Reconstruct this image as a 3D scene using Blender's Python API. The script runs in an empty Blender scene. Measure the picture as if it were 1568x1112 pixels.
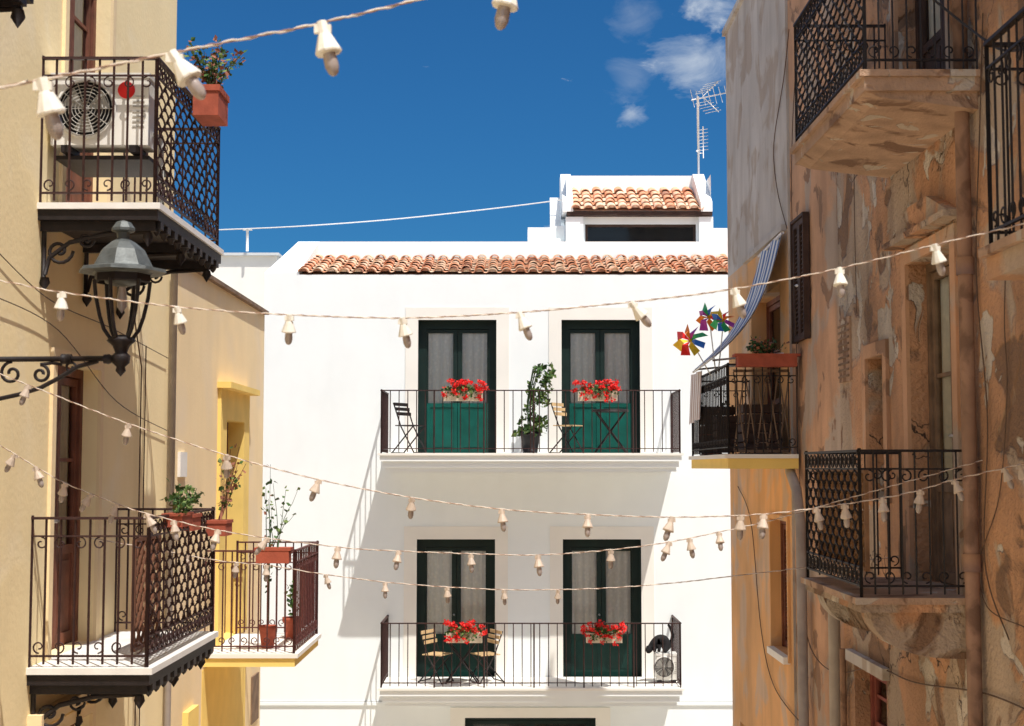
import bpy, math, random
from mathutils import Vector, Matrix
random.seed(7)
R=random.random
def U(a,b): return a+(b-a)*random.random()
# ---- survey of the photograph: eye at origin, street runs along +Y, Z up (metres)
F=2220.; CX=784.; CY=556.; TH=math.radians(4.1); CT=math.cos(TH); ST=math.sin(TH)
def ray(u,v):
    a=(u-CX)/F; b=(CY-v)/F
    return Vector((a,CT-b*ST,ST+b*CT))
def atY(u,v,Y):
    r=ray(u,v); return r*(Y/r.y)
def atX(u,v,X):
    r=ray(u,v); return r*(X/r.x)
def zv(v,Y): return atY(CX,v,Y).z
def xu(u,v,Y): return atY(u,v,Y).x
GZ=-7.2
# ---------------- materials
def pmat(name,base,var=.12,scale=5,rough=.75,bump=.15,bscale=50,metal=0,patches=(),streak=0,spec=.3,detail=3,bdist=.01,crack=0,grime=0):
    m=bpy.data.materials.new(name); m.use_nodes=True
    nt=m.node_tree; N=nt.nodes; L=nt.links; bs=N['Principled BSDF']
    tc=N.new('ShaderNodeTexCoord')
    def noise(sc,det=detail,dist=0,mapscale=None):
        n=N.new('ShaderNodeTexNoise'); n.inputs['Scale'].default_value=sc; n.inputs['Detail'].default_value=det; n.inputs['Distortion'].default_value=dist
        if mapscale:
            mp=N.new('ShaderNodeMapping'); mp.inputs['Scale'].default_value=mapscale; L.new(tc.outputs['Object'],mp.inputs[0]); L.new(mp.outputs[0],n.inputs['Vector'])
        else: L.new(tc.outputs['Object'],n.inputs['Vector'])
        return n.outputs['Fac']
    def mix(a,b,f,typ='MIX'):
        x=N.new('ShaderNodeMix'); x.data_type='RGBA'; x.blend_type=typ
        for s,i in ((f,0),(a,6),(b,7)):
            if hasattr(s,'node'): L.new(s,x.inputs[i])
            elif i==0: x.inputs[0].default_value=s
            else: x.inputs[i].default_value=(*s,1)
        return x.outputs[2]
    def mr(s,lo,hi,a=0,b=1):
        x=N.new('ShaderNodeMapRange'); x.inputs[1].default_value=lo; x.inputs[2].default_value=hi; x.inputs[3].default_value=a; x.inputs[4].default_value=b
        L.new(s,x.inputs[0]); return x.outputs[0]
    lo=tuple(max(0,c*(1-var)) for c in base); hi=tuple(min(1,c*(1+var)) for c in base)
    col=mix(lo,hi,mr(noise(scale),.3,.7))
    masks=[]
    for pc,ps,p0,p1 in patches:
        k=mr(noise(ps,7,.6),p0,p1); masks.append(k); col=mix(col,pc,k)
    if streak:
        k=mr(noise(3.0,5,.4,(1,1,.22)),.45,.78,0,streak); col=mix(col,(.14,.09,.06),k)
    if grime:
        k=mr(noise(.55,5,.3),.42,.66,0,grime); col=mix(col,(.12,.08,.055),k)
    if crack:
        n=N.new('ShaderNodeTexNoise'); n.inputs['Scale'].default_value=2.5; n.inputs['Detail'].default_value=5; L.new(tc.outputs['Object'],n.inputs['Vector'])
        av=N.new('ShaderNodeVectorMath'); av.operation='MULTIPLY_ADD'; L.new(n.outputs['Color'],av.inputs[0]); av.inputs[1].default_value=(.9,.9,.9); L.new(tc.outputs['Object'],av.inputs[2])
        vo=N.new('ShaderNodeTexVoronoi'); vo.feature='DISTANCE_TO_EDGE'; vo.inputs['Scale'].default_value=.75; L.new(av.outputs[0],vo.inputs['Vector'])
        k=mr(vo.outputs['Distance'],.003,.010,1,0)
        k2=mr(noise(.8,2),.47,.57); mu=N.new('ShaderNodeMath'); mu.operation='MULTIPLY'; L.new(k,mu.inputs[0]); L.new(k2,mu.inputs[1]); col=mix(col,(.07,.045,.035),mu.outputs[0])
    L.new(col,bs.inputs['Base Color'])
    bs.inputs['Roughness'].default_value=rough; bs.inputs['Metallic'].default_value=metal; bs.inputs['Specular IOR Level'].default_value=spec
    if bump:
        bp=N.new('ShaderNodeBump'); bp.inputs['Strength'].default_value=bump; bp.inputs['Distance'].default_value=bdist
        h=noise(bscale,4)
        for k in masks[:3]:
            ma=N.new('ShaderNodeMath'); ma.operation='SUBTRACT'; L.new(h,ma.inputs[0]); L.new(k,ma.inputs[1]); h=ma.outputs[0]
        L.new(h,bp.inputs['Height']); L.new(bp.outputs[0],bs.inputs['Normal'])
    return m
white=pmat('white_plaster',(.87,.905,.90),.02,1.2,.9,.15,7,streak=.03,bdist=.012)
trimc=pmat('cream_trim',(.87,.84,.77),.03,2,.85,.05)
grey_trim=pmat('grey_trim',(.6,.62,.62),.05,2)
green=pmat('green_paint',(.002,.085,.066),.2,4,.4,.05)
dkgreen=pmat('dark_green_paint_and_shade',(.006,.020,.017),.2,4,.5,.05)  # door frame paint; on upper door leaves it is shade put into the colour
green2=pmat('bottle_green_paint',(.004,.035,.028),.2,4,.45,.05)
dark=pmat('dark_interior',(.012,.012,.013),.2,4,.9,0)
iron=pmat('painted_iron',(.045,.02,.018),.3,20,.55,.2,120)
ironb=pmat('black_iron',(.018,.013,.013),.3,20,.55,.2,120)
ironr=pmat('maroon_iron',(.10,.032,.028),.3,20,.6,.2,120)
tile=[pmat('terracotta_a',(.80,.44,.27),.25,14,.85,.3,40,patches=[((.8,.66,.52),10,.52,.66)]),
      pmat('terracotta_b',(.68,.31,.17),.25,14,.85,.3,40,patches=[((.8,.6,.44),12,.56,.7)]),
      pmat('terracotta_c',(.84,.62,.44),.15,14,.85,.3,40),
      pmat('terracotta_d',(.40,.20,.13),.25,14,.9,.3,40)]
mort=pmat('lime_mortar',(.62,.46,.36),.2,14,.9,.3,40)
och=pmat('ochre_plaster',(.97,.79,.46),.04,1.3,.92,.25,22,patches=[((.97,.83,.56),1.1,.55,.75)],streak=.05,bdist=.01)
och2=pmat('tan_plaster',(.92,.72,.43),.05,1.3,.92,.2,25,patches=[((.86,.70,.48),.9,.5,.75)],streak=.06)
yel=pmat('yellow_plaster',(.92,.66,.20),.06,3,.9,.15,40)
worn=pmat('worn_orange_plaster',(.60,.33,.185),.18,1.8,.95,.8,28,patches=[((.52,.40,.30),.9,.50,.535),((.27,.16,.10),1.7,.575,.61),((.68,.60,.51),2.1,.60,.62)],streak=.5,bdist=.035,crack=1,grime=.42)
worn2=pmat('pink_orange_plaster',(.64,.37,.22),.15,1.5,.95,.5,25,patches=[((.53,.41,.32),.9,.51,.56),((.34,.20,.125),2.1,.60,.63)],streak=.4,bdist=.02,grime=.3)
far_or=pmat('orange_wash_plaster',(.80,.44,.19),.12,1.2,.95,.4,25,patches=[((.66,.46,.31),1.2,.53,.62)],streak=.3,grime=.15)
far_gr=pmat('grey_render',(.55,.51,.47),.10,1.0,.95,.5,20,patches=[((.44,.37,.31),1.4,.53,.60)],streak=.35,grime=.15)
conc=pmat('stained_concrete',(.50,.33,.225),.2,4,.9,.6,40,patches=[((.24,.14,.09),2.8,.56,.62),((.58,.49,.4),4,.61,.64)],bdist=.02,grime=.3)
marble=pmat('marble_slab',(.82,.80,.76),.06,6,.5,.1)
brown=pmat('brown_wood',(.17,.06,.035),.3,6,.6,.2,60)
brownd=pmat('dark_brown_wood',(.055,.03,.022),.3,6,.7,.2,60)
weath=pmat('weathered_wood',(.22,.145,.095),.3,6,.85,.3,50)
redw=pmat('red_wood',(.22,.06,.045),.25,9,.7,.2,60)
lat=pmat('lattice_wood',(.30,.16,.08),.25,9,.7,.2,60)
latd=pmat('brown_lattice_wood',(.16,.07,.04),.25,9,.7,.2,60)
wood=pmat('varnished_wood',(.66,.46,.24),.2,12,.5,.1)
potm=pmat('terracotta_pot',(.38,.09,.05),.15,12,.8,.2)
potd=pmat('dark_plastic_pot',(.02,.02,.022),.1,12,.5,.05)
cerm=pmat('cream_planter',(.7,.62,.48),.1,12,.6,.05)
leafs=[pmat('leaf_a',(.06,.13,.03),.35,30,.6,0),pmat('leaf_b',(.035,.08,.02),.35,30,.6,0),pmat('leaf_c',(.13,.19,.05),.3,30,.6,0)]
dryl=pmat('dry_leaf',(.26,.10,.06),.3,30,.7,0)
red=pmat('red_petals',(.80,.012,.012),.2,30,.6,0); red2=pmat('pink_petals',(.85,.08,.06),.2,30,.6,0)
acw=pmat('ac_white_enamel',(.84,.82,.76),.05,5,.4,.03,streak=.3)
acg=pmat('ac_grille_grey',(.42,.40,.36),.1,8,.5,.05)
ropec=pmat('cream_cord',(.76,.66,.55),.15,50,.9,.3,300)
roped=pmat('brown_cord',(.34,.2,.14),.2,50,.9,.3,300)
sock=pmat('cream_socket',(.84,.80,.70),.08,30,.45,.05,streak=.1)
sock2=pmat('shade_tan_socket',(.60,.49,.39),.15,20,.5,.05,streak=.25)  # tan tone paints the shade on the farther strings into the sockets
bulbm=pmat('frosted_bulb',(.36,.30,.27),.1,30,.2,0,spec=.6)
lampm=pmat('weathered_lamp_metal',(.10,.11,.108),.3,14,.5,.2,60,metal=.2)
wire=pmat('black_cable',(.03,.025,.022),.1,30,.7,0)
wireb=pmat('brown_cable',(.12,.075,.05),.2,10,.8,0)
wirew=pmat('white_cable',(.8,.8,.78),.05,30,.7,0)
pipe=pmat('painted_pipe',(.32,.19,.13),.2,5,.8,.3,40,patches=[((.19,.11,.075),4,.5,.6)],streak=.4)
pipeg=pmat('grey_pipe',(.40,.35,.31),.15,5,.8,.2,40,streak=.4)
alum=pmat('aluminium',(.65,.65,.65),.1,30,.4,0,metal=.5)
stone=pmat('limestone_paving',(.75,.68,.57),.08,2,.8,.3,20,patches=[((.67,.60,.5),1.5,.5,.6)])
furb=pmat('black_fur',(.012,.011,.012),.3,60,.8,.4,200)
cols=[pmat('sail_'+n,c,.05,20,.5,0) for n,c in (('red',(.85,.03,.03)),('yellow',(.9,.6,.03)),('blue',(.04,.2,.7)),('green',(.03,.45,.15)),('purple',(.45,.05,.4)),('orange',(.9,.25,.02)))]
def curtain():
    m=pmat('lace_curtain',(.74,.73,.68),.05,6,.9,0)
    nt=m.node_tree;N=nt.nodes;L=nt.links;bs=N['Principled BSDF']
    tc=N.new('ShaderNodeTexCoord'); w=N.new('ShaderNodeTexWave'); w.inputs['Scale'].default_value=2.3; w.inputs['Distortion'].default_value=3; w.inputs['Detail'].default_value=2
    mp=N.new('ShaderNodeMapping'); mp.inputs['Scale'].default_value=(1,1,.10); L.new(tc.outputs['Object'],mp.inputs[0]); L.new(mp.outputs[0],w.inputs['Vector'])
    vo=N.new('ShaderNodeTexVoronoi'); vo.inputs['Scale'].default_value=14; L.new(tc.outputs['Object'],vo.inputs['Vector'])
    rp=N.new('ShaderNodeMapRange'); rp.inputs[1].default_value=.0; rp.inputs[2].default_value=1; rp.inputs[3].default_value=.7; rp.inputs[4].default_value=1; L.new(w.outputs['Fac'],rp.inputs[0])
    r2=N.new('ShaderNodeMapRange'); r2.inputs[1].default_value=.1; r2.inputs[2].default_value=.5; r2.inputs[3].default_value=1; r2.inputs[4].default_value=.75; L.new(vo.outputs['Distance'],r2.inputs[0])
    mu=N.new('ShaderNodeMath'); mu.operation='MULTIPLY'; L.new(rp.outputs[0],mu.inputs[0]); L.new(r2.outputs[0],mu.inputs[1])
    cr=N.new('ShaderNodeMix'); cr.data_type='RGBA'; cr.inputs[6].default_value=(.5,.53,.53,1); cr.inputs[7].default_value=(.97,.97,.95,1); L.new(mu.outputs[0],cr.inputs[0])
    L.new(cr.outputs[2],bs.inputs['Base Color']); return m
curt=curtain()
def stripes(name,a,b,sc,axis):
    m=bpy.data.materials.new(name); m.use_nodes=True; nt=m.node_tree;N=nt.nodes;L=nt.links;bs=N['Principled BSDF']
    tc=N.new('ShaderNodeTexCoord'); w=N.new('ShaderNodeTexWave'); w.bands_direction=axis; w.inputs['Scale'].default_value=sc; w.inputs['Distortion'].default_value=.2
    L.new(tc.outputs['Object'],w.inputs['Vector'])
    r=N.new('ShaderNodeMapRange'); r.inputs[1].default_value=.45; r.inputs[2].default_value=.55; L.new(w.outputs['Fac'],r.inputs[0])
    c=N.new('ShaderNodeMix'); c.data_type='RGBA'; c.inputs[6].default_value=(*a,1); c.inputs[7].default_value=(*b,1); L.new(r.outputs[0],c.inputs[0]); L.new(c.outputs[2],bs.inputs['Base Color']); bs.inputs['Roughness'].default_value=.9
    return m
strp=stripes('striped_canvas',(.8,.81,.80),(.12,.20,.42),3.2,'Y')
strp2=stripes('striped_towel',(.86,.85,.82),(.5,.34,.3),4,'Y')
def glassm():
    m=bpy.data.materials.new('window_glass'); m.use_nodes=True; nt=m.node_tree;N=nt.nodes;L=nt.links
    N.remove(N['Principled BSDF']); out=N['Material Output']
    t=N.new('ShaderNodeBsdfTransparent'); t.inputs[0].default_value=(.97,.985,.975,1); g=N.new('ShaderNodeBsdfGlossy'); g.inputs['Roughness'].default_value=.05
    fr=N.new('ShaderNodeFresnel'); fr.inputs[0].default_value=1.5; mx=N.new('ShaderNodeMixShader'); L.new(fr.outputs[0],mx.inputs[0]); L.new(t.outputs[0],mx.inputs[1]); L.new(g.outputs[0],mx.inputs[2]); L.new(mx.outputs[0],out.inputs[0])
    return m
glass=glassm()
# ---------------- mesh builder
class M:
    def __init__(s): s.v=[];s.f=[];s.m=[];s.s=[];s.mats=[];s.tf=Matrix.Identity(4)
    def mi(s,mat):
        if mat not in s.mats: s.mats.append(mat)
        return s.mats.index(mat)
    def add(s,vs,fs,mat,sm=False):
        o=len(s.v); s.v+=[s.tf@Vector(p) for p in vs]; k=s.mi(mat)
        for f in fs: s.f.append([i+o for i in f]); s.m.append(k); s.s.append(sm)
    def box(s,x0,x1,y0,y1,z0,z1,mat):
        vs=[(x,y,z) for x in (x0,x1) for y in (y0,y1) for z in (z0,z1)]
        s.add(vs,[(0,1,3,2),(4,6,7,5),(0,4,5,1),(2,3,7,6),(0,2,6,4),(1,5,7,3)],mat)
    def quad(s,a,b,c,d,mat): s.add([a,b,c,d],[(0,1,2,3)],mat)
    def prism(s,poly,ext,mat):
        n=len(poly); e=Vector(ext); vs=[Vector(p) for p in poly]+[Vector(p)+e for p in poly]
        s.add(vs,[tuple(range(n)),tuple(range(2*n-1,n-1,-1))]+[(i,(i+1)%n,(i+1)%n+n,i+n) for i in range(n)],mat)
    def tube(s,pts,r,mat,n=6,sm=True,r2=None):
        pts=[Vector(p) for p in pts]
        if len(pts)<2: return
        t=(pts[1]-pts[0]).normalized(); up=Vector((0,0,1)) if abs(t.z)<.9 else Vector((1,0,0)); a=t.cross(up).normalized()
        vs=[];fs=[]
        for i,p in enumerate(pts):
            if i==0: t=pts[1]-pts[0]
            elif i==len(pts)-1: t=pts[-1]-pts[-2]
            else: t=pts[i+1]-pts[i-1]
            t.normalize(); a=(a-t*a.dot(t)); 
            if a.length<1e-6: a=t.orthogonal()
            a.normalize(); b=t.cross(a); rr=r if r2 is None else r+(r2-r)*i/(len(pts)-1)
            for k in range(n):
                q=2*math.pi*k/n+.4; vs.append(p+(a*math.cos(q)+b*math.sin(q))*rr)
        for i in range(len(pts)-1):
            for k in range(n): fs.append((i*n+k,i*n+(k+1)%n,(i+1)*n+(k+1)%n,(i+1)*n+k))
        fs.append(tuple(range(n))); fs.append(tuple(range(len(vs)-1,len(vs)-n-1,-1)))
        s.add(vs,fs,mat,sm)
    def lathe(s,prof,o,ax,mat,n=14,sm=True):
        o=Vector(o); ax=Vector(ax).normalized(); a=ax.orthogonal().normalized(); b=ax.cross(a); vs=[];fs=[]
        for r,h in prof:
            for k in range(n):
                q=2*math.pi*k/n; vs.append(o+ax*h+(a*math.cos(q)+b*math.sin(q))*max(r,.0004))
        for i in range(len(prof)-1):
            for k in range(n): fs.append((i*n+k,i*n+(k+1)%n,(i+1)*n+(k+1)%n,(i+1)*n+k))
        fs.append(tuple(range(n))); fs.append(tuple(range(len(vs)-1,len(vs)-n-1,-1)))
        s.add(vs,fs,mat,sm)
    def build(s,name,parent=None):
        me=bpy.data.meshes.new(name); me.from_pydata([tuple(v) for v in s.v],[],s.f)
        for m in s.mats: me.materials.append(m)
        me.polygons.foreach_set('material_index',s.m); me.polygons.foreach_set('use_smooth',s.s); me.update()
        ob=bpy.data.objects.new(name,me); bpy.context.collection.objects.link(ob)
        if parent: ob.parent=parent
        return ob
def empty(name):
    e=bpy.data.objects.new(name,None); e.empty_display_size=.2; bpy.context.collection.objects.link(e); return e
def spiral(c,ax,bx,r0,r1,a0,a1,n=18):
    c=Vector(c);ax=Vector(ax);bx=Vector(bx); out=[]
    for i in range(n+1):
        t=i/n; q=a0+(a1-a0)*t; r=r0+(r1-r0)*t; out.append(c+ax*math.cos(q)*r+bx*math.sin(q)*r)
    return out
def wall(m,mapf,a0,a1,z0,z1,holes,mat,depth,rmat=None):
    A=sorted(set([a0,a1]+[h[0] for h in holes]+[h[1] for h in holes])); Z=sorted(set([z0,z1]+[h[2] for h in holes]+[h[3] for h in holes]))
    for i in range(len(A)-1):
        for j in range(len(Z)-1):
            ca=(A[i]+A[i+1])/2; cz=(Z[j]+Z[j+1])/2
            if any(h[0]<ca<h[1] and h[2]<cz<h[3] for h in holes): continue
            m.quad(mapf(A[i],Z[j],0),mapf(A[i+1],Z[j],0),mapf(A[i+1],Z[j+1],0),mapf(A[i],Z[j+1],0),mat)
    rmat=rmat or mat
    for h in holes:
        c=[(h[0],h[2]),(h[1],h[2]),(h[1],h[3]),(h[0],h[3])]
        for k in range(4):
            p,q=c[k],c[(k+1)%4]; m.quad(mapf(p[0],p[1],0),mapf(q[0],q[1],0),mapf(q[0],q[1],depth),mapf(p[0],p[1],depth),rmat)
def door(m,w,h,fm,lm,pf=.3,fr=.09,leaves=2,cur=True,louvre=False,mid=True,pm=None,so=.06,sc=.06):
    """origin bottom-centre, faces -y"""
    pm=pm or lm
    m.box(-w/2,-w/2+fr,-.0,.07,0,h,fm); m.box(w/2-fr,w/2,0,.07,0,h,fm); m.box(-w/2+fr,w/2-fr,.0,.07,h-fr,h,fm)
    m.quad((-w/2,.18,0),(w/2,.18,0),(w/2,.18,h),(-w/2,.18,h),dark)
    iw=(w-2*fr)/leaves; H=h-fr; s=.06
    for k in range(leaves):
        x0=-w/2+fr+k*iw+.004; x1=x0+iw-.008
        sl=so if k==0 else sc; sr=so if k==leaves-1 else sc
        ph=pf*h
        if louvre:
            m.box(x0,x0+sl,.02,.065,.01,H-.01,lm); m.box(x1-sr,x1,.02,.065,.01,H-.01,lm); m.box(x0+sl,x1-sr,.021,.064,H-.01-s,H-.01,lm)
            z=.08; m.box(x0+sl,x1-sr,.021,.064,.01,.08,lm)
            while z<H-.1:
                m.prism([(x0+sl,.03,z),(x0+sl,.06,z+.04),(x0+sl,.066,z+.035),(x0+sl,.036,z-.005)],(x1-x0-sl-sr,0,0),lm); z+=.05
            continue
        m.box(x0,x0+sl,.02,.065,ph+.02,H-.01,lm); m.box(x1-sr,x1,.02,.065,ph+.02,H-.01,lm); m.box(x0+sl,x1-sr,.021,.064,H-.01-s,H-.01,lm)
        m.box(x0,x0+s,.02,.065,.01,ph+.02,pm); m.box(x1-s,x1,.02,.065,.01,ph+.02,pm)
        m.box(x0+s,x1-s,.021,.064,.01,.10,pm); m.box(x0+s,x1-s,.021,.064,ph-.05,ph+.02,pm)
        m.box(x0+s,x1-s,.035,.055,.10,ph-.05,pm); m.box(x0+s+.05,x1-s-.05,.027,.036,.15,ph-.10,pm)
        if mid: m.box(x0+sl,x1-sr,.03,.06,(ph+H)/2-.0,(ph+H)/2+.03,lm)
        m.quad((x0+sl,.045,ph+.02),(x1-sr,.045,ph+.02),(x1-sr,.045,H-.01-s),(x0+sl,.045,H-.01-s),glass)
        if cur:
            n=24; vs=[];fs=[]; za=ph+.02; zb=H-.03
            for i in range(n+1):
                x=x0+sl+(x1-x0-sl-sr)*i/n; y=.072+.012*math.sin(i*1.1+k)+.006*math.sin(i*.6)
                vs+=[(x,y,za),(x,y,zb)]
            for i in range(n): fs.append((2*i,2*i+2,2*i+3,2*i+1))
            m.add(vs,fs,curt,True)
    m.lathe([(.012,0),(.018,.02),(.0,.04)],(-.04,.02,h*.45),(0,-1,0),alum,8)
def TX(side,X,Y,Z,inset):
    return Matrix.Translation((X+side*inset,Y,Z))@Matrix.Rotation(math.radians(90 if side<0 else -90),4,'Z')
# ---------------- ground
g=M(); g.quad((-600,-600,GZ),(600,-600,GZ),(600,900,GZ),(-600,900,GZ),stone); g.build('ground')
g=M(); g.quad((-3.3,-25,GZ+.004),(3.1,-25,GZ+.004),(3.1,21,GZ+.004),(-3.3,21,GZ+.004),stone)
for s,x in ((-1,-3.36),(1,3.15)): g.box(min(x,x-s*.6),max(x,x-s*.6),-25,19,GZ,GZ+.13,stone)
g.build('street_pavement')
# ---------------- roof tiles
def tiles(m,x0,x1,y0,z0,y1,z1,sp=.235,rows=7):
    sl=Vector((0,y1-y0,z1-z0)); Ln=sl.length; sl.normalize(); nn=Vector((0,-sl.z,sl.y)); X=Vector((1,0,0))
    m.quad((x0,y0,z0-.02),(x1,y0,z0-.02),(x1,y1,z1-.02),(x0,y1,z1-.02),mort)
    cn=int((x1-x0)/sp); rl=Ln/rows
    for c in range(cn+1):
        x=x0+.06+c*sp
        if x>x1-.03: break
        for r in range(rows):
            mt=random.choices(tile,[5,4,4,1])[0]; jx=U(-.014,.014); jz=U(-.006,.010)
            base=Vector((x+jx,y0,z0))+sl*(r*rl-.03+U(-.015,.015))+nn*(.012+jz)
            vs=[];fs=[];n=8
            for (tt,ro,lift) in ((0,.092,.028),(rl+.07,.074,.0)):
                for rad in (ro,ro-.020):
                    for k in range(n+1):
                        q=math.pi*k/n; vs.append(base+sl*tt+nn*lift+X*math.cos(q)*rad+nn*math.sin(q)*rad*.75)
            w=n+1
            for k in range(n):
                fs+=[(k,k+1,2*w+k+1,2*w+k),(w+k,w+k+1,3*w+k+1,3*w+k),(k,k+1,w+k+1,w+k)]
            m.add(vs,fs,mt,False)
            if r==0: m.add([base+nn*.028+sl*.03+X*math.cos(math.pi*k/n)*.072+nn*math.sin(math.pi*k/n)*.054 for k in range(n+1)],[tuple(range(n+1))],random.choice([mort,tile[2],tile[3]]))
            b2=base+X*(sp/2); vs=[];fs=[]
            for (tt,ro,lift) in ((-.0,.07,.035),(rl+.05,.085,.015)):
                for k in range(7):
                    q=math.pi*k/6; vs.append(b2+sl*tt+nn*(lift+.02)+X*math.cos(q)*ro-nn*math.sin(q)*ro*.6)
            for k in range(6): fs.append((k,k+1,8+k,7+k))
            m.add(vs,fs,random.choice(tile[:3]),False)
# ---------------- white building
YF=25.; YR=23.8
ZB1=zv(697,YR); ZB2=zv(1056,YR)
WL=-4.3; WR=5.6; ZE=3.33
wb=empty('white_building')
def fx(u,v): return xu(u,v,YF)
ops=[(fx(640,590),fx(760,590),ZB1,zv(490,YF)),(fx(860,590),fx(980,590),ZB1,zv(490,YF)),
     (fx(638,900),fx(758,900),ZB2,zv(826,YF)),(fx(862,900),fx(982,900),ZB2,zv(826,YF)),
     (fx(712,1105),fx(912,1105),GZ,zv(1099,YF))]
m=M(); wall(m,lambda a,z,d:(a,YF+d,z),WL,WR,GZ,ZE,ops,white,.28,dkgreen)
m.quad((WL,YF,GZ),(WL,33,GZ),(WL,33,ZE),(WL,YF,ZE),white); m.quad((WR,YF,GZ),(WR,33,GZ),(WR,33,ZE),(WR,YF,ZE),white)
m.quad((WL,33,GZ),(WR,33,GZ),(WR,33,ZE),(WL,33,ZE),white)
m.quad((WL,YF,ZE),(WR,YF,ZE),(WR,33,ZE),(WL,33,ZE),white)
vb=[(-4.30,YF,ZE),(-3.70,YF,ZE),(-3.62,27.05,ZE),(-4.02,27.05,ZE)]; vt=[(-4.30,YF,ZE+.03),(-3.70,YF,ZE+.05),(-3.62,27.05,4.23),(-4.02,27.05,4.23)]
m.add(vb+vt,[(0,1,5,4),(1,2,6,5),(2,3,7,6),(3,0,4,7),(4,5,6,7)],white)
m.box(-4.02,5.6,27.05,27.35,ZE,4.23,white)
m.quad((-4.02,27.35,4.1),(5.6,27.35,4.1),(5.6,33,4.1),(-4.02,33,4.1),white)
m.build('walls',wb)
m=M(); tiles(m,-3.68,5.5,YF+.03,ZE+.02,27.0,3.90); m.build('tile_roof',wb)
m=M()
for k,o in enumerate(ops[:4]):
    t=.22; ztop=o[3]; 
    m.box(o[0]-t,o[0]-.001,YF-.012,YF+.02,o[2],ztop+t,trimc); m.box(o[1]+.001,o[1]+t,YF-.012,YF+.02,o[2],ztop+t,trimc); m.box(o[0]-.001,o[1]+.001,YF-.012,YF+.02,ztop+.001,ztop+t,trimc)
o=ops[4]; t=.25
m.box(o[0]-t,o[0],YF-.03,YF+.02,GZ,o[3]+.17,trimc); m.box(o[1],o[1]+t,YF-.03,YF+.02,GZ,o[3]+.17,trimc); m.box(o[0],o[1],YF-.03,YF+.02,o[3],o[3]+.17,trimc)
zc=zv(1077,YF); m.box(WL,WR,YF-.03,YF+.01,zc-.03,zc+.02,white); m.box(WL,WR,YF-.015,YF+.01,zc+.02,zc+.045,grey_trim)
m.build('window_surrounds',wb)
for k,o in enumerate(ops):
    m=M(); m.tf=Matrix.Translation(((o[0]+o[1])/2,YF+.19,o[2]))
    if k<4: door(m,o[1]-o[0],o[3]-o[2],dkgreen,dkgreen,.38 if k<2 else .3,.14,mid=False,pm=green if k<2 else green2,so=.02,sc=.075)  # leaves above the panels go dark green to imitate shade in the recess
    else: door(m,o[1]-o[0],o[3]-o[2],dkgreen,dkgreen,.7,.08,cur=False)
    m.build('french_door' if k<4 else 'entrance_door',wb)
# penthouse
m=M()
px0=xu(868,320,27.3); px1=xu(1091,320,27.3); YP=27.5
ZP=4.1; ze=zv(324,27.3)
wx0=xu(896,355,YP); wx1=xu(1066,355,YP); wz0=zv(374,YP); wz1=zv(343,YP)
wall(m,lambda a,z,d:(a,YP+d,z),px0,px1,ZP,ze+.1,[(wx0,wx1,wz0,wz1)],white,.25)
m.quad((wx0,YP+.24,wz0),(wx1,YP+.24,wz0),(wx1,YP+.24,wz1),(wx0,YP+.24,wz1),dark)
for a,b,c,d in ((wx0,wx1,wz0,wz0+.05),(wx0,wx1,wz1-.05,wz1),(wx0,wx0+.05,wz0+.05,wz1-.05),(wx1-.05,wx1,wz0+.05,wz1-.05)): m.box(a,b,YP+.06,YP+.1,c,d,brownd)
m.quad((wx0+.05,YP+.08,wz0+.05),(wx1-.05,YP+.08,wz0+.05),(wx1-.05,YP+.08,wz1-.05),(wx0+.05,YP+.08,wz1-.05),glass)
m.box(wx0-.1,wx1+.1,YP-.08,YP-.001,wz0-.07,wz0-.001,white)
for a,b in ((px0-.02,wx0-.04),(wx1+.04,px1+.02)): m.box(a,b,YP-.14,YP-.002,ZP,ze-.09,white)
m.quad((px0,YP,ZP),(px0,31,ZP),(px0,31,5.6),(px0,YP,5.6),white); m.quad((px1,YP,ZP),(px1,31,ZP),(px1,31,5.6),(px1,YP,5.6),white)
zr=zv(270,28.7)
for a,b in ((px0-.08,px0+.12),(px1-.22,px1)):
    m.prism([(a,27.3,ze),(a,28.95,ze),(a,28.95,zr),(a,28.5,zr),(a,27.3,ze+.18)],(b-a,0,0),white)
m.box(px0+.12,px1-.22,28.65,28.95,ze,zr,white)
m.box(px0+.0,px1-.0,27.31,28.6,ze-.07,ze-.002,brownd)
m.box(xu(808,360,27.6),xu(850,360,27.6),27.4,27.9,4.1,zv(351,27.6),white)
m.box(xu(842,360,27.6),xu(868,360,27.6)-.05,27.5,28.3,4.1,zv(349,27.6)+.02,white)
m.prism([(px0-.3,27.4,4.1),(px0-.3,28.2,4.1),(px0-.3,28.2,zv(300,28))],(.2,0,0),white)
m.box(px1+.05,px1+2,27.6,29,4.1,zv(352,27.8),white)
m.build('penthouse',wb)
m=M(); tiles(m,px0+.12,px1-.24,27.3,ze+.03,28.65,zv(292,28.65),.225,5); m.build('penthouse_tile_roof',wb)
m=M(); tiles(m,px1+.1,px1+2,26.9,zv(403,26.9),27.6,zv(374,27.6),.225,3); m.build('side_tile_roof',wb)
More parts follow.
